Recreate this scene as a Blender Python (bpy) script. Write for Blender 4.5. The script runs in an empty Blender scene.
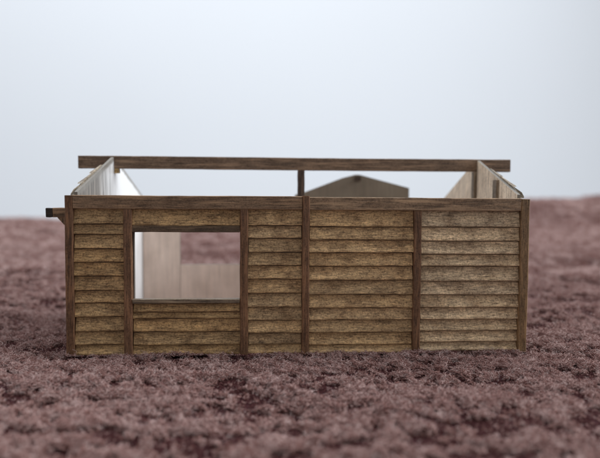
import bpy, math, random
import numpy as np
from mathutils import Matrix, Vector

random.seed(7)
rng = np.random.default_rng(7)
MM = 0.001
SC = bpy.context.scene
COL = SC.collection

# ------------------------------------------------------------------ camera
PITCH, ROLL = 0.0526, 0.006
EYE = 33.73                       # mm above the surface the shed stands on
fwd = Vector((0, math.cos(PITCH), -math.sin(PITCH)))
rt0 = Vector((1, 0, 0))
up0 = rt0.cross(fwd)
rt = rt0 * math.cos(ROLL) + up0 * math.sin(ROLL)
up = up0 * math.cos(ROLL) - rt0 * math.sin(ROLL)
cam_d = bpy.data.cameras.new('camera')
cam = bpy.data.objects.new('camera', cam_d)
COL.objects.link(cam)
cam.matrix_world = Matrix(((rt.x, up.x, -fwd.x, 0), (rt.y, up.y, -fwd.y, 0), (rt.z, up.z, -fwd.z, EYE * MM), (0, 0, 0, 1)))
cam_d.sensor_width = 36.0
cam_d.lens = 36.6
cam_d.clip_start, cam_d.clip_end = 0.005, 50.0
cam_d.dof.use_dof = True
cam_d.dof.focus_distance = 0.131
cam_d.dof.aperture_fstop = 17.5
SC.camera = cam

# ------------------------------------------------------------------ world and lamps
world = bpy.data.worlds.new('World')
SC.world = world
world.use_nodes = True
bg = world.node_tree.nodes['Background']
bg.inputs['Color'].default_value = (0.95, 0.965, 1.0, 1)
bg.inputs['Strength'].default_value = 0.44


def area(name, loc, target, sx, sy, power, color):
    d = bpy.data.lights.new(name, 'AREA')
    d.shape = 'RECTANGLE'
    d.size, d.size_y = sx, sy
    d.energy, d.color = power, color
    o = bpy.data.objects.new(name, d)
    COL.objects.link(o)
    o.location = loc
    o.rotation_euler = (Vector(target) - Vector(loc)).to_track_quat('-Z', 'Y').to_euler()
    return o


area('window_light', (1.30, 0.30, 0.78), (0.0, 0.2, 0.0), 0.9, 0.8, 27.0, (0.93, 0.97, 1.0))
area('ceiling_light', (-0.3, 0.95, 1.9), (-0.3, 0.95, 0.0), 3.4, 2.0, 58.0, (0.92, 0.96, 1.0))
vs = SC.view_settings
vs.view_transform = 'Standard'
vs.look = 'None'
vs.exposure, vs.gamma = 0.0, 1.0
vs.use_curve_mapping = False
SC.render.engine = 'CYCLES'
SC.cycles.use_denoising = True
SC.cycles_curves.shape = 'RIBBONS'


# ------------------------------------------------------------------ materials
class NT:
    def __init__(self, name):
        self.m = bpy.data.materials.new(name)
        self.m.use_nodes = True
        self.t = self.m.node_tree
        self.b = self.t.nodes['Principled BSDF']

    def n(self, typ, **kw):
        x = self.t.nodes.new('ShaderNode' + typ)
        for k, v in kw.items():
            if k in x.inputs:
                x.inputs[k].default_value = v
            else:
                setattr(x, k, v)
        return x

    def l(self, a, b):
        self.t.links.new(a, b)

    def noise(self, vec, scale, detail=4, rough=0.6, dist=0.0):
        x = self.n('TexNoise')
        x.inputs['Scale'].default_value = scale
        x.inputs['Detail'].default_value = detail
        x.inputs['Roughness'].default_value = rough
        x.inputs['Distortion'].default_value = dist
        self.l(vec, x.inputs['Vector'])
        return x.outputs['Fac']

    def ramp(self, fac, *stops):
        x = self.n('ValToRGB')
        e = x.color_ramp.elements
        while len(e) < len(stops):
            e.new(0.5)
        for q, (p, c) in zip(e, stops):
            q.position = p
            q.color = (c, c, c, 1) if isinstance(c, (int, float)) else (*c, 1)
        self.l(fac, x.inputs['Fac'])
        return x.outputs['Color']

    def mix(self, fac, a, b, mode='MIX'):
        x = self.n('Mix', data_type='RGBA', blend_type=mode)
        for s, v in ((0, fac), (6, a), (7, b)):
            if hasattr(v, 'is_output'):
                self.l(v, x.inputs[s])
            elif s == 0:
                x.inputs[0].default_value = v
            else:
                x.inputs[s].default_value = (*v, 1)
        return x.outputs[2]

    def math(self, op, a, b):
        x = self.n('Math', operation=op)
        for i, v in enumerate((a, b)):
            if hasattr(v, 'is_output'):
                self.l(v, x.inputs[i])
            else:
                x.inputs[i].default_value = v
        return x.outputs[0]

    def coords(self, stretch):
        """object space in millimetres, shifted per object, compressed along the grain"""
        tc = self.n('TexCoord')
        oi = self.n('ObjectInfo')
        sh = self.n('Vector' + 'Math', operation='SCALE')
        comb = self.n('CombineXYZ')
        self.l(oi.outputs['Random'], comb.inputs[0])
        r2 = self.math('FRACT', self.math('MULTIPLY', oi.outputs['Random'], 37.7), 0)
        self.l(r2, comb.inputs[1])
        self.l(comb.outputs[0], sh.inputs[0])
        sh.inputs['Scale'].default_value = 0.5
        ad = self.n('VectorMath', operation='ADD')
        self.l(tc.outputs['Object'], ad.inputs[0])
        self.l(sh.outputs[0], ad.inputs[1])
        mp = self.n('Mapping')
        mp.inputs['Scale'].default_value = [1000 * s for s in stretch]
        self.l(ad.outputs[0], mp.inputs['Vector'])
        iso = self.n('Mapping')
        iso.inputs['Scale'].default_value = (1000, 1000, 1000)
        self.l(ad.outputs[0], iso.inputs['Vector'])
        return mp.outputs[0], iso.outputs[0], oi

    def bump(self, h, strength, dist):
        x = self.n('Bump')
        x.inputs['Strength'].default_value = strength
        x.inputs['Distance'].default_value = dist
        self.l(h, x.inputs['Height'])
        self.l(x.outputs[0], self.b.inputs['Normal'])


def wood(name, stretch, tint, rough=0.55, mottle=1.0, fleck=0.60, wear=0.35, rub=0.0):
    """weathered, stained model timber; tint multiplies the object's own colour"""
    k = NT(name)
    g, iso, oi = k.coords(stretch)
    fine = k.noise(g, 3.4, 6, 0.72, 0.3)
    broad = k.noise(g, 0.8, 4, 0.6, 0.3)
    speck = k.noise(iso, 2.6, 4, 0.7)
    blot = k.noise(iso, 0.22, 4, 0.6)
    fleckn = k.noise(g, 4.5, 3, 0.7)
    base = k.mix(1.0, oi.outputs['Color'], tint, 'MULTIPLY')
    c = k.mix(1.0, base, k.ramp(fine, (0.30, 0.26), (0.5, 0.95), (0.69, 1.62)), 'MULTIPLY')
    c = k.mix(0.7 * mottle, c, k.ramp(broad, (0.30, (0.50, 0.45, 0.40)), (0.52, (1, 1, 1)), (0.75, (1.18, 1.12, 1.0))), 'MULTIPLY')
    c = k.mix(0.75 * mottle, c, k.ramp(speck, (0.36, (0.28, 0.22, 0.18)), (0.50, (1, 1, 1)), (0.70, (1.25, 1.22, 1.15))), 'MULTIPLY')
    c = k.mix(0.6 * mottle, c, k.ramp(blot, (0.36, (0.42, 0.34, 0.28)), (0.54, (1, 1, 1)), (0.7, (1.12, 1.1, 1.06))), 'MULTIPLY')
    pale = k.mix(1.0, base, (2.0, 2.0, 1.95), 'MULTIPLY')
    c = k.mix(k.ramp(fleckn, (fleck, 0.0), (fleck + 0.09, 0.7)), c, pale)
    if rub:
        rubn = k.noise(g, 1.1, 3, 0.55)
        c = k.mix(k.ramp(rubn, (0.52, 0.0), (0.68, rub)), c, k.mix(1.0, base, (2.3, 2.3, 2.2), 'MULTIPLY'))
    # corners rubbed to paler wood
    bv = k.n('Bevel', samples=4)
    bv.inputs['Radius'].default_value = 0.2 * MM
    geo = k.n('NewGeometry')
    dt = k.n('VectorMath', operation='DOT_PRODUCT')
    k.l(bv.outputs[0], dt.inputs[0])
    k.l(geo.outputs['Normal'], dt.inputs[1])
    e = k.ramp(k.math('MULTIPLY', k.math('SUBTRACT', 1.0, dt.outputs['Value']), blot), (0.02, 0.0), (0.1, wear))
    c = k.mix(e, c, pale)
    k.l(c, k.b.inputs['Base Color'])
    k.b.inputs['Roughness'].default_value = rough
    k.b.inputs['Specular IOR Level'].default_value = 0.35
    k.bump(k.math('ADD', fine, k.math('ADD', k.math('MULTIPLY', fleckn, 0.5), k.math('MULTIPLY', speck, 0.6))), 0.7, 0.16 * MM)
    return k.m


M_BOARD = wood('weathered_board', (0.16, 1, 1.25), (1, 1, 1), mottle=1.0)
M_SIDE = wood('weathered_side_board', (0.16, 1, 1.25), (1, 1, 1))
M_POST = wood('stained_post', (1.3, 1.3, 0.10), (1, 1, 1), mottle=0.7, fleck=0.62, wear=0.9, rub=0.55)
M_RAIL = wood('stained_rail', (0.07, 1.1, 1.1), (1, 1, 1), mottle=0.7, fleck=0.62, wear=0.9, rub=0.6)
M_DEEP = wood('stained_tie', (1.3, 0.08, 1.3), (1, 1, 1), mottle=0.6, fleck=0.66)


def card(name, color, rough, lines=True, spec=0.5):
    k = NT(name)
    g, iso, oi = k.coords((1.0, 1.0, 0.06))
    st = k.noise(g, 1.2, 4, 0.6)
    bl = k.noise(iso, 0.12, 4, 0.55)
    c = k.mix(1.0, color, k.ramp(st, (0.3, 0.86), (0.7, 1.06)), 'MULTIPLY')
    c = k.mix(1.0, c, k.ramp(bl, (0.3, (0.84, 0.82, 0.80)), (0.62, (1.04, 1.04, 1.04))), 'MULTIPLY')
    k.l(c, k.b.inputs['Base Color'])
    k.b.inputs['Roughness'].default_value = rough
    k.b.inputs['Specular IOR Level'].default_value = spec
    k.bump(st, 0.25, 0.08 * MM)
    return k.m


M_CARD = card('sheet_wood', (0.82, 0.67, 0.57), 0.42)


def glare_lining():
    """inner lining of the left gable: bare grey wood at the front, glare painted in as white towards the back"""
    k = NT('glare_lining_sheet')
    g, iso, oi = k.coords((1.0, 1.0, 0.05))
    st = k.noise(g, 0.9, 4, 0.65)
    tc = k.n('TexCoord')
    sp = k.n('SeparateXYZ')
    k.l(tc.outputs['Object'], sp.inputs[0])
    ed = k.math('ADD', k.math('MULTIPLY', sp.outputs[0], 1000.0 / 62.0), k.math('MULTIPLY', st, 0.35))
    c = k.mix(k.ramp(ed, (0.46, 0.0), (0.72, 1.0)), k.mix(1.0, (0.15, 0.13, 0.108), k.ramp(st, (0.35, 0.4), (0.65, 1.5)), 'MULTIPLY'), (0.84, 0.85, 0.86))  # rear white is the grazing reflection put into the base colour
    # grey stain soaked in along the sawn slopes
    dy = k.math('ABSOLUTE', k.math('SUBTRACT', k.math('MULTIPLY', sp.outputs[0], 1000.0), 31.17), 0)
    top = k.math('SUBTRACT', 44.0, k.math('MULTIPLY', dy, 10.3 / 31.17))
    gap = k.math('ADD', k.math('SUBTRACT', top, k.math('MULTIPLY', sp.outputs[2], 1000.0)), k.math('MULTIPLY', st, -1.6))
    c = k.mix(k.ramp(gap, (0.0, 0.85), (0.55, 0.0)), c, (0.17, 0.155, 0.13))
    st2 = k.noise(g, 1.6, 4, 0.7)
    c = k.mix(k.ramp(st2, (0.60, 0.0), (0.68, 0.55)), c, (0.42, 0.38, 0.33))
    k.l(c, k.b.inputs['Base Color'])
    k.b.inputs['Roughness'].default_value = 0.3
    k.b.inputs['Specular IOR Level'].default_value = 0.6
    k.bump(st, 0.2, 0.06 * MM)
    return k.m


M_CARD_GLOSS = glare_lining()
M_GREY = card('grey_sheet', (0.26, 0.215, 0.16), 0.6)
M_DARKEDGE = card('stained_edge', (0.10, 0.085, 0.07), 0.7)
M_LAP_SHADE = card('lap_shade_sheet', (0.07, 0.045, 0.03), 0.7)  # dark colour behind the board gaps, painting in the shadow under each lap
M_EDGE = card('raw_edge', (0.20, 0.18, 0.155), 0.7)
M_GABLE = wood('bare_gable_sheet', (0.9, 1, 0.05), (1, 1, 1), rough=0.6, mottle=0.5, fleck=0.7, wear=0.3)


def flat(name, color, rough=0.8, var=0.06, scale=3.0):
    k = NT(name)
    tc = k.n('TexCoord')
    nz = k.noise(tc.outputs['Object'], scale, 3, 0.5)
    c = k.mix(1.0, color, k.ramp(nz, (0.3, 1 - var), (0.7, 1 + var * 0.5)), 'MULTIPLY')
    k.l(c, k.b.inputs['Base Color'])
    k.b.inputs['Roughness'].default_value = rough
    return k.m


M_WALL = flat('painted_wall', (0.79, 0.82, 0.86), 0.9, 0.02, 0.8)
M_TABLE = flat('table_board', (0.30, 0.24, 0.18), 0.5)


def cloth(name, c0, c1, scale):
    k = NT(name)
    tc = k.n('TexCoord')
    nz = k.noise(tc.outputs['Object'], scale, 5, 0.6)
    k.l(k.mix(k.ramp(nz, (0.32, 0.0), (0.68, 1.0)), c0, c1), k.b.inputs['Base Color'])
    k.b.inputs['Roughness'].default_value = 1.0
    k.b.inputs['Specular IOR Level'].default_value = 0.1
    return k.m


M_BACKING = cloth('towel_backing', (0.035, 0.011, 0.013), (0.05, 0.018, 0.02), 300.0)


def fibre(name, c0, c1, c2, sheen):
    k = NT(name)
    oi = k.n('HairInfo')
    k.l(k.ramp(oi.outputs['Random'], (0.0, c0), (0.6, c1), (1.0, c2)), k.b.inputs['Base Color'])
    k.b.inputs['Roughness'].default_value = 0.8
    k.b.inputs['Specular IOR Level'].default_value = 0.1
    k.b.inputs['Sheen Weight'].default_value = sheen
    return k.m


M_FIBRE = fibre('towel_fibre', (0.155, 0.066, 0.057), (0.275, 0.155, 0.138), (0.45, 0.315, 0.293), 0.0)
M_FUZZ = fibre('towel_fuzz', (0.38, 0.245, 0.225), (0.52, 0.375, 0.35), (0.70, 0.56, 0.535), 0.0)
M_UNDER = fibre('towel_ground_fibre', (0.06, 0.019, 0.019), (0.09, 0.032, 0.032), (0.13, 0.055, 0.055), 0.0)


# ------------------------------------------------------------------ helpers
def mesh_obj(name, verts, faces, mat, parent=None, loc=(0, 0, 0), rz=0.0, color=None, smooth=False, unit=MM):
    me = bpy.data.meshes.new(name)
    me.from_pydata([tuple(c * unit for c in v) for v in verts], [], faces)
    me.validate()
    if smooth:
        me.polygons.foreach_set('use_smooth', [True] * len(me.polygons))
    me.update()
    for m in (mat if isinstance(mat, (list, tuple)) else [mat]):
        me.materials.append(m)
    o = bpy.data.objects.new(name, me)
    COL.objects.link(o)
    o.parent = parent
    o.location = [c * MM for c in loc]
    o.rotation_euler.z = rz
    if color:
        o.color = (*color, 1)
    return o


def vary(c, a=0.1):
    k = 1 + random.uniform(-a, a)
    w = random.uniform(-a, a) * 0.35
    return c[0] * k * (1 + w * .5), c[1] * k, c[2] * k * (1 - w)


def beam(name, x0, x1, y0, y1, z0, z1, mat, parent, color, axis='x', bev=0.12, rough=0.05, n=12, rz=0.0):
    """squared stick, slightly uneven, chamfered along its length; origin at its low corner"""
    L = {'x': x1 - x0, 'y': y1 - y0, 'z': z1 - z0}[axis]
    A, B = {'x': (y1 - y0, z1 - z0), 'y': (z1 - z0, x1 - x0), 'z': (x1 - x0, y1 - y0)}[axis]
    prof = [(bev, 0), (A - bev, 0), (A, bev), (A, B - bev), (A - bev, B), (bev, B), (0, B - bev), (0, bev)]
    verts, faces = [], []
    ph = [random.uniform(0, 6.28) for _ in range(8)]
    for i in range(n + 1):
        t = i / n
        wob = [(rough * (0.6 * math.sin(t * 9 + ph[0]) + random.uniform(-.5, .5)), rough * (0.6 * math.sin(t * 7 + ph[1]) + random.uniform(-.5, .5))) for _ in range(4)]
        for j, (a, b) in enumerate(prof):
            w = wob[j // 2]
            s = t * L
            if i in (0, n):
                s += random.uniform(-.06, .06)
            p = (a + w[0], b + w[1])
            v = {'x': (s, p[0], p[1]), 'y': (p[1], s, p[0]), 'z': (p[0], p[1], s)}[axis]
            verts.append(v)
    for i in range(n):
        for j in range(8):
            a, b = i * 8 + j, i * 8 + (j + 1) % 8
            faces.append((a, b, b + 8, a + 8))
    faces.append(tuple(range(7, -1, -1)))
    faces.append(tuple(n * 8 + j for j in range(8)))
    return mesh_obj(name, verts, faces, mat, parent, (x0, y0, z0), rz, color)


def board(x0, x1, z0, z1, yface, parent, color, mat, lip=0.8, thin=0.18, rag=0.1, cut=None, rz=0.0, origin=None, lap=0.3, segl=2.2):
    """one lapped weatherboard: thin at its top, a ragged proud lower edge; faces -y"""
    L = x1 - x0
    n = max(6, int(L / segl))
    verts, faces = [], []
    ph = [random.uniform(0, 6.28) for _ in range(4)]
    tilt = random.uniform(-.03, .03)
    rag *= 0.75
    lip = lip * random.uniform(0.85, 1.15)
    top = z1 - z0 + lap
    for i in range(n + 1):
        t = i / n
        s = t * L
        low = rag * (0.5 * math.sin(s * .35 + ph[0]) + 0.3 * math.sin(s * 1.1 + ph[1]) + random.uniform(-.5, .5)) + tilt * (t - .5)
        out = 0.05 * math.sin(s * .5 + ph[2]) + random.uniform(-.03, .03)
        r = 0.13
        pts = [(0.0, low), (-(lip + out) + r * .4, low - 0.02), (-(lip + out), low + r), (-(lip + out) * .97, low + r * 2.6),
               (-(lip * .45 + thin * .55 + out), top * .5), (-(thin + out * .4), top), (0.0, top)]
        s2 = s + (random.uniform(-.12, .12) if i in (0, n) else 0)
        for y, z in pts:
            sx = s2
            if cut:
                lo, hi = cut(z0 + z)
                sx = min(max(x0 + s2, lo), hi) - x0
            verts.append((sx, y, z))
    m = 7
    for i in range(n):
        for j in range(m):
            a, b = i * m + j, i * m + (j + 1) % m
            faces.append((a, a + m, b + m, b))
    faces.append(tuple(range(m)))
    faces.append(tuple(n * m + j for j in range(m - 1, -1, -1)))
    if origin is None:
        loc = (x0, yface, z0)
    else:
        c, s_ = math.cos(rz), math.sin(rz)
        loc = (origin[0] + c * x0 - s_ * yface, origin[1] + s_ * x0 + c * yface, z0)
    return mesh_obj('weatherboard', verts, faces, mat, parent, loc, rz, color)


def sheet(name, outline, holes, y0, y1, mat, parent, loc=(0, 0, 0), rz=0.0, edge_mat=None):
    """flat panel of real thickness with the given outline and rectangular openings, in its own x-z plane"""
    import bmesh
    bm = bmesh.new()
    def loop(pts):
        vs_ = [bm.verts.new((x * MM, y0 * MM, z * MM)) for x, z in pts]
        return [bm.edges.new((vs_[i], vs_[(i + 1) % len(vs_)])) for i in range(len(vs_))]
    es = loop(outline)
    for h in holes:
        es += loop(h)
    bmesh.ops.triangle_fill(bm, use_beauty=True, edges=es)
    r = bmesh.ops.extrude_face_region(bm, geom=bm.faces[:])
    bmesh.ops.translate(bm, vec=(0, (y1 - y0) * MM, 0), verts=[g for g in r['geom'] if isinstance(g, bmesh.types.BMVert)])
    bmesh.ops.recalc_face_normals(bm, faces=bm.faces[:])
    if edge_mat:
        for f in bm.faces:
            if abs(f.normal.y) < 0.5:
                f.material_index = 1
    me = bpy.data.meshes.new(name)
    bm.to_mesh(me)
    bm.free()
    me.materials.append(mat)
    if edge_mat:
        me.materials.append(edge_mat)
    o = bpy.data.objects.new(name, me)
    COL.objects.link(o)
    o.parent = parent
    o.location = [c * MM for c in loc]
    o.rotation_euler.z = rz
    return o


def smooth(a, b, x):
    t = np.clip((x - a) / (b - a), 0, 1)
    return t * t * (3 - 2 * t)


def vnoise(x, y, seed):
    """value noise, numpy"""
    def h(i, j):
        q = np.sin(i * 127.1 + j * 311.7 + seed * 74.7) * 43758.5453
        return q - np.floor(q)
    i, j = np.floor(x), np.floor(y)
    u, v = x - i, y - j
    u, v = u * u * (3 - 2 * u), v * v * (3 - 2 * v)
    return (h(i, j) * (1 - u) + h(i + 1, j) * u) * (1 - v) + (h(i, j + 1) * (1 - u) + h(i + 1, j + 1) * u) * v


# ------------------------------------------------------------------ setting
SX, SY, YAW = -49.37, 127.79, 0.0597          # shed origin (front left foot) in mm, its turn


def shed_local(x, y):
    c, s = math.cos(YAW), math.sin(YAW)
    return (x - SX) * c + (y - SY) * s, -(x - SX) * s + (y - SY) * c


def towel_z(x, y):
    """height in mm of the towel's woven backing"""
    x, y = np.asarray(x, float), np.asarray(y, float)
    lx, ly = shed_local(x, y)
    d = np.hypot(np.maximum(np.maximum(-lx, lx - 100), 0), np.maximum(np.maximum(-ly, ly - 63), 0))
    free = smooth(1.5, 26, d)
    near = (vnoise(x / 30, y / 24, 1) - .5) * 4.8 + (vnoise(x / 13, y / 11, 6) - .5) * 1.6 + (vnoise(x / 9, y / 9, 2) - .5) * 0.9
    far = (vnoise(x / 120, y / 80, 3) - .5) * 7.0
    z = -1.40 + free * (near * 0.9 + far * smooth(170, 420, y)) + 0.25 * (vnoise(x / 5, y / 5, 4) - .5)
    z = z - free * 0.4
    # far fold of the towel, higher towards the right
    crest = 1.6 + 29.4 * smooth(-60, 300, x) + 2.5 * (vnoise(x / 90, y * 0, 5) - .5)
    z = z + crest * smooth(560, 715, y)
    z = z - 60 * smooth(745, 860, y)
    return z


def build_towel():
    ys = np.concatenate([np.arange(-30, 60, 6), np.arange(60, 240, 1.6), np.arange(240, 420, 4), np.arange(420, 861, 8)])
    us = np.linspace(-1, 1, 221)
    verts = []
    for y in ys:
        half = 150 + 0.80 * max(y, 0)
        x = us * half
        z = towel_z(x, np.full_like(x, y))
        verts += list(zip(x.tolist(), [float(y)] * len(x), z.tolist()))
    n = len(us)
    faces = [(i * n + j, i * n + j + 1, (i + 1) * n + j + 1, (i + 1) * n + j) for i in range(len(ys) - 1) for j in range(n - 1)]
    o = mesh_obj('towel', verts, faces, M_BACKING, smooth=True)
    o['label'] = 'plum brown fleecy towel spread under the wooden shed model'
    o['category'] = 'towel'
    return o


towel = build_towel()


def strands(y0, y1, per_mm2, per_tuft, length, spread, rad, under=False, npts=7):
    """curly fibres between two depths: a thick low ground pile, or the taller frosted tufts standing out of it"""
    hw = lambda y: 0.70 * y + 40
    nt = int((hw(y0) + hw(y1)) * (y1 - y0) * per_mm2 / per_tuft)
    y = y0 + (y1 - y0) * rng.random(nt * 2)
    keep = rng.random(nt * 2) < hw(y) / hw(y1)
    y = y[keep]
    x = (rng.random(len(y)) * 2 - 1) * hw(y)
    lx, ly = shed_local(x, y)
    inside = (lx > 0.3) & (lx < 99.7) & (ly > 0.6) & (ly < 2.6)
    x, y = x[~inside], y[~inside]
    s = length
    cl = 1.12 if y1 < 300 else s / 1.75
    # the pile stands in broken, wavy rows across the cloth, with darker furrows between them
    wx, wy = x + 2.5 * cl * vnoise(x / 7, y / 7, 21), y + 2.5 * cl * vnoise(x / 7, y / 7, 22)
    dens = 0.40 * vnoise(wx / (cl * 4.6), wy / (cl * 2.2), 11) + 0.46 * vnoise(x / (cl * 1.3), y / cl, 15) + 0.14 * vnoise(x / (cl * 11), y / (cl * 9), 12)
    sparse = np.clip(0.15 + 0.6 * (y - 150) / 250, 0.15, 0.80)
    if not under:
        k = rng.random(len(x)) < sparse + (1 - sparse) * smooth(0.445, 0.565, dens)
        x, y, dens, sparse = x[k], y[k], dens[k], sparse[k]
    nt = len(x)
    ang = 6.28 * (vnoise(x / (cl * 3.2), y / (cl * 3.2), 13) * 2.0) + rng.normal(0, .6, nt)
    lean = 0.25 + 0.6 * rng.random(nt)
    hgt = s * ((0.8 + rng.normal(0, .12, nt)) if under else (0.36 + 1.3 * smooth(0.39, 0.72, dens) + 0.35 * sparse + rng.normal(0, .10, nt)))
    P = per_tuft
    x, y, ang, lean, hgt = (np.repeat(a, P) for a in (x, y, ang, lean, hgt))
    m = len(x)
    px, py = x + rng.normal(0, spread * .5, m), y + rng.normal(0, spread * .5, m)
    ang = ang + rng.normal(0, .7, m)
    L = np.maximum(hgt * (0.6 + 0.55 * rng.random(m)), 0.2)
    ln = lean * (0.4 + rng.random(m))
    t = np.linspace(0, 1, npts)[None, :]
    dx, dy = np.cos(ang)[:, None], np.sin(ang)[:, None]
    cphase = rng.random((m, 1)) * 6.28
    turns = (6 + 7 * rng.random((m, 1))) * np.where(rng.random((m, 1)) < .5, -1, 1)
    camp = L[:, None] * (0.10 + 0.16 * rng.random((m, 1)))
    grow = np.minimum(t * 2.2, 1)
    X = px[:, None] + dx * t ** 1.6 * (L * ln)[:, None] + camp * np.sin(t * turns + cphase) * grow
    Y = py[:, None] + dy * t ** 1.6 * (L * ln)[:, None] + camp * np.cos(t * turns + cphase) * grow
    Z = towel_z(px, py)[:, None] - 0.1 + L[:, None] * (t - 0.45 * t ** 2.5 * ln[:, None]) + camp * 0.4 * np.sin(t * turns * .7 + cphase * 2) * grow
    lx, ly = shed_local(X, Y)
    push = (ly > -0.1) & (ly < 6) & (lx > 0) & (lx < 100) & (Z > -0.4)
    Y = np.where(push, Y - (ly + 0.2), Y)
    R = rad * (0.7 + 0.6 * rng.random((m, 1))) * np.linspace(1, .6, npts)[None, :]
    return np.stack([X, Y, Z], -1), R


def build_pile(name, mat, parts):
    pos = np.concatenate([p for p, _ in parts]).astype(np.float32) * MM
    rad = np.concatenate([r for _, r in parts]).astype(np.float32) * MM
    n, k = pos.shape[:2]
    cu = bpy.data.hair_curves.new(name)
    cu.add_curves([k] * n)
    cu.attributes['position'].data.foreach_set('vector', pos.ravel())
    ra = cu.attributes.get('radius') or cu.attributes.new('radius', 'FLOAT', 'POINT')
    ra.data.foreach_set('value', rad.ravel())
    cu.materials.append(mat)
    o = bpy.data.objects.new(name, cu)
    COL.objects.link(o)
    o.parent = towel
    o['kind'] = 'stuff'
    print(name, n)


build_pile('ground_pile', M_UNDER, [strands(58, 130, 8.0, 8, 0.7, 0.9, 0.055, True), strands(130, 250, 5.0, 8, 0.7, 1.0, 0.07, True),
                                    strands(250, 420, 1.2, 8, 1.4, 1.6, 0.16, True), strands(420, 748, 0.35, 6, 2.0, 2.6, 0.36, True)])
build_pile('loop_pile', M_FIBRE, [strands(58, 130, 17.0, 5, 1.1, 0.26, 0.066), strands(130, 250, 11.0, 5, 1.15, 0.30, 0.075),
                                  strands(250, 420, 4.5, 7, 2.0, 0.5, 0.095), strands(420, 748, 1.6, 7, 2.6, 1.0, 0.19)])
build_pile('fuzz', M_FUZZ, [strands(58, 130, 6.0, 6, 1.25, 0.4, 0.022), strands(130, 250, 4.0, 6, 1.35, 0.45, 0.03),
                            strands(250, 420, 2.2, 6, 2.2, 0.8, 0.06), strands(420, 748, 0.8, 6, 2.8, 1.4, 0.14)])

wall = mesh_obj('wall', [(-4000, 2300, -900), (4000, 2300, -900), (4000, 2300, 2800), (-4000, 2300, 2800),
                         (-4000, 2380, -900), (4000, 2380, -900), (4000, 2380, 2800), (-4000, 2380, 2800)],
                [(0, 1, 2, 3), (7, 6, 5, 4), (3, 2, 6, 7), (4, 5, 1, 0), (0, 3, 7, 4), (1, 5, 6, 2)], M_WALL)
wall['kind'] = 'structure'

# ------------------------------------------------------------------ the shed
shed = bpy.data.objects.new('shed', None)
COL.objects.link(shed)
shed.empty_display_size = 0.01
shed.location = (SX * MM, SY * MM, 0)
shed.rotation_euler.z = YAW
shed['label'] = 'unfinished roofless wooden model shed with weatherboarded walls, open window and bare ridge beam'
shed['category'] = 'model shed'

OLIVE = (0.49, 0.315, 0.15)
BROWN = (0.56, 0.375, 0.195)
GREYB = (0.64, 0.475, 0.30)
POST = (0.175, 0.088, 0.045)
RAIL = (0.24, 0.15, 0.088)
DARK = (0.075, 0.047, 0.033)

DEPTH = 62.35
# front wall sheet, with the window cut out of it
front = sheet('front_wall', [(0.9, -0.2), (99.2, -0.2), (99.2, 33.0), (0.9, 33.0)], [[(14.05, 11.6), (36.6, 11.6), (36.6, 26.2), (14.05, 26.2)]], 1.25, 2.3, M_CARD, shed, edge_mat=M_EDGE)
front.data.materials.append(M_LAP_SHADE)
for f in front.data.polygons:
    if f.normal.y < -0.5:
        f.material_index = 2

PANELS = [
    (1.75, 12.0, [30.93, 27.9, 25.67, 22.61, 19.75, 16.78, 13.69, 11.03, 8.04, 4.93, 2.03, -0.25], OLIVE, 0.10),
    (13.9, 36.55, [10.84, 9.01, 7.56, 4.69, 1.87, -0.25], OLIVE, 0.12),
    (13.9, 36.55, [30.95, 27.5], OLIVE, 0.2),
    (38.4, 49.9, [31.0, 27.62, 24.9, 21.89, 18.98, 16.06, 13.03, 9.99, 7.06, 4.33, 1.84, -0.22], BROWN, 0.09),
    (51.55, 74.25, [30.88, 27.42, 24.59, 21.79, 18.86, 15.81, 12.64, 9.69, 7.05, 4.28, 1.55, -0.25], BROWN, 0.09),
    (76.05, 97.95, [30.88, 27.45, 24.37, 21.48, 18.84, 15.54, 12.51, 9.68, 7.04, 4.5, 2.01, 0.05], GREYB, 0.06),
]
for x0, x1, zs, col, rag in PANELS:
    for a, b in zip(zs[:-1], zs[1:]):
        board(x0, x1, b, a, 1.22, front, vary(col, 0.12), M_BOARD, rag=rag, lap=0.0 if a > 30.5 else -0.24)

beam('corner_post', -0.05, 1.68, 0.0, 2.4, -0.3, 33.75, M_POST, front, vary(POST), 'z', n=18, bev=0.2, rough=0.07)
beam('corner_post', 98.0, 99.98, 0.0, 2.4, -0.3, 33.55, M_POST, front, (0.22, 0.13, 0.062), 'z', n=18, bev=0.2, rough=0.07)
beam('wall_post', 12.05, 13.85, 0.05, 1.22, -0.3, 30.9, M_POST, front, vary(POST), 'z', n=16, bev=0.2, rough=0.07)
beam('wall_post', 36.62, 38.36, 0.05, 1.22, -0.3, 30.95, M_POST, front, vary(POST), 'z', n=16, bev=0.2, rough=0.07)
beam('wall_post', 49.95, 51.5, -0.35, 1.22, -0.3, 33.95, M_POST, front, vary(POST), 'z', n=18, bev=0.2, rough=0.07)
beam('wall_post', 74.31, 76.0, 0.05, 1.22, -0.3, 30.85, M_POST, front, vary(POST), 'z', n=16, bev=0.2, rough=0.07)
beam('top_plate', 1.72, 49.9, 0.0, 2.2, 30.98, 33.85, M_RAIL, front, RAIL, 'x', n=22)
beam('top_plate', 51.55, 97.95, 0.0, 2.2, 30.92, 33.7, M_RAIL, front, (0.29, 0.19, 0.115), 'x', n=22)
beam('window_lintel', 13.9, 36.55, 0.35, 1.22, 26.05, 27.45, M_RAIL, front, vary((0.12, 0.08, 0.05)), 'x', n=12)
beam('window_sill', 13.9, 36.55, -0.1, 1.22, 10.86, 11.78, M_RAIL, front, (0.19, 0.14, 0.095), 'x', n=12)

RIDGE_Y, RIDGE_Z, BEAM_W, BEAM_Z = DEPTH / 2, 44.0, 1.8, 40.75
EAVE = 33.7


def roof_z(y):
    return EAVE + (RIDGE_Z - EAVE) * (1 - abs(y - RIDGE_Y) / RIDGE_Y)


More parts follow.
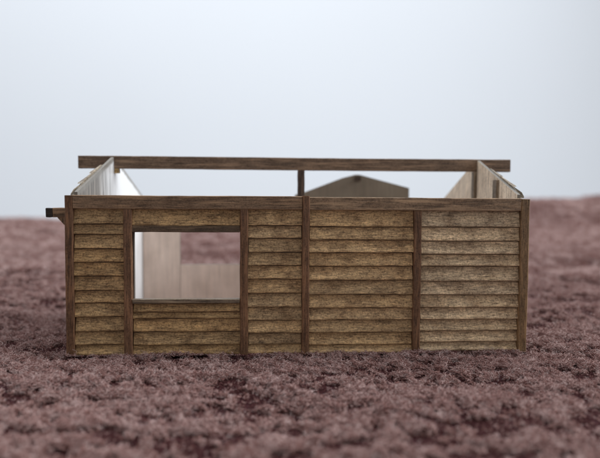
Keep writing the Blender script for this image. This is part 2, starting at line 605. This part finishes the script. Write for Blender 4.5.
def gable_outline():
    h = BEAM_W / 2 + 0.05
    return [(2.5, -0.2), (DEPTH - 0.2, -0.2), (DEPTH - 0.2, EAVE), (RIDGE_Y + h, roof_z(RIDGE_Y + h)), (RIDGE_Y + h, BEAM_Z - .03),
            (RIDGE_Y - h, BEAM_Z - .03), (RIDGE_Y - h, roof_z(RIDGE_Y - h)), (2.5, roof_z(2.5))]


# side walls stand a little out of square: own x runs along the depth
def side_wall(xf, xb, outer_left, mat):
    rz = math.atan2(DEPTH, xb - xf)
    if outer_left:
        # own +y points to -x of the shed (outside); sheet between y=-1.2 (inside) and 0
        w = sheet('side_wall', gable_outline(), [], -0.7, 0.0, mat, shed, (xf, 0, 0), rz, M_EDGE)
    else:
        w = sheet('side_wall', gable_outline(), [], 0.0, 0.7, mat, shed, (xf, 0, 0), rz, M_EDGE)
    return w


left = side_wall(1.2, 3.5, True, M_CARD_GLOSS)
right = side_wall(98.7, 100.1, False, M_GABLE)
right.color = (0.86, 0.72, 0.56, 1)


SIDEC = (0.30, 0.25, 0.19)


def clad(w, left_side):
    """lapped boards on the outer face, their ends stepping just past the roof slope"""
    zs = [-0.25 + 2.83 * i for i in range(12)] + [33.75, 36.4, 39.0, 41.3]
    for a, b in zip(zs[:-1], zs[1:]):
        # gable boards are sawn to the slope by hand, a shade too long
        over = random.uniform(0.3, 1.5)

        def ends(z, over=over):
            ins = max(0.2, (z - EAVE) / (RIDGE_Z - EAVE) * RIDGE_Y - over)
            return (-(DEPTH - ins), -max(2.5, ins)) if left_side else (max(2.5, ins), DEPTH - ins)
        y0, y1 = 2.5, DEPTH - 0.2
        if left_side:
            # faces +y of the sheet: turn the board half round
            board(-y1, -y0, a, b - 0.02, -0.02, w, vary(SIDEC, .15), M_SIDE, rz=math.pi, origin=(0, 0), lap=0.25 if b < 33 else 0.0, segl=4, cut=ends if b > EAVE else None)
        else:
            board(y0, y1, a, b - 0.02, -0.02, w, vary(SIDEC, .15), M_SIDE, rz=0.0, origin=(0, 0), lap=0.25 if b < 33 else 0.0, segl=4, cut=ends if b > EAVE else None)


clad(left, True)
clad(right, False)
# inner studs against the sheets
beam('stud', RIDGE_Y - 1.0, RIDGE_Y + 1.0, 0.72, 1.6, 0, BEAM_Z - .1, M_POST, right, (0.22, 0.17, 0.12), 'z')
beam('stud', 14.0, 16.4, 0.72, 1.4, 0, 38.1, M_POST, right, (0.21, 0.165, 0.12), 'z')
beam('ridge_cleat', RIDGE_Y - 0.8, RIDGE_Y + 0.8, -1.9, -0.72, 39.6, BEAM_Z - .04, M_RAIL, left, (0.36, 0.24, 0.10), 'x', n=4)

# rear wall, with its own window opening
rear = bpy.data.objects.new('rear_wall', None)
COL.objects.link(rear)
rear.empty_display_size = 0.01
rear.parent = shed
rear.location = (0, (DEPTH - 1.4) * MM, 0)
for x0, x1, z0, z1 in ((4.3, 15.7, -0.2, 33.2), (15.82, 38.6, -0.2, 12.4), (38.7, 99.4, -0.2, 33.2), (15.82, 38.6, 26.6, 33.2)):
    j = [random.uniform(-.08, .08) for _ in range(4)]
    sheet('panel', [(x0, z0), (x1, z0), (x1, z1 + j[0]), (x0 + (x1 - x0) * .55, z1 + j[1]), (x0, z1 + j[2])], [], 0.0, 1.3, M_CARD, rear, edge_mat=M_DARKEDGE)
rear_gable = sheet('rear_gable', [(51.5, 33.25), (87.7, 33.25), (87.7, 36.75), (71.9, 40.8), (70.6, 40.85), (66.5, 39.8), (54.7, 35.28), (51.5, 34.4)], [],
                   0.05, 1.2, M_GREY, shed, (0, DEPTH - 1.35, 0), 0, M_DARKEDGE)
beam('ridge_stub', 70.3, 72.1, DEPTH - 2.0, DEPTH - 1.28, 38.9, 40.3, M_DEEP, shed, DARK, 'y', n=3)

ridge = beam('ridge_beam', -6.08, 107.72, RIDGE_Y - BEAM_W / 2, RIDGE_Y + BEAM_W / 2, BEAM_Z, 44.02, M_RAIL, shed, (0.20, 0.13, 0.085), 'x', n=40)
beam('tie_beam', 50.6, 52.4, 2.35, DEPTH - 1.45, 31.4, 33.3, M_DEEP, shed, RAIL, 'y')
beam('king_post', 50.6, 52.42, RIDGE_Y - 0.9, RIDGE_Y + 0.9, 33.32, BEAM_Z - .02, M_POST, shed, DARK, 'z', n=6)

# stub of the inner wall plate that runs out past the left corner, on a small knee
stub = beam('plate_stub', -4.85, 0.7, 7.2, 9.0, 28.9, 31.0, M_RAIL, shed, RAIL, 'x', n=6)
stub['label'] = 'brown stub of beam with a black tip jutting past the left corner'
beam('end_cap', -1.5, -0.02, 0.0, 2.0, 0.0, 2.05, M_RAIL, stub, (0.035, 0.025, 0.018), 'x', n=2)
k0 = [(0.9, -0.02), (4.3, -0.02), (4.3, -2.2), (2.4, -1.7)]
mesh_obj('knee', [(x, y, z) for y in (0.2, 1.7) for x, z in k0], [(0, 3, 2, 1), (4, 5, 6, 7), (0, 1, 5, 4), (1, 2, 6, 5), (2, 3, 7, 6), (3, 0, 4, 7)], M_POST, stub, color=RAIL)
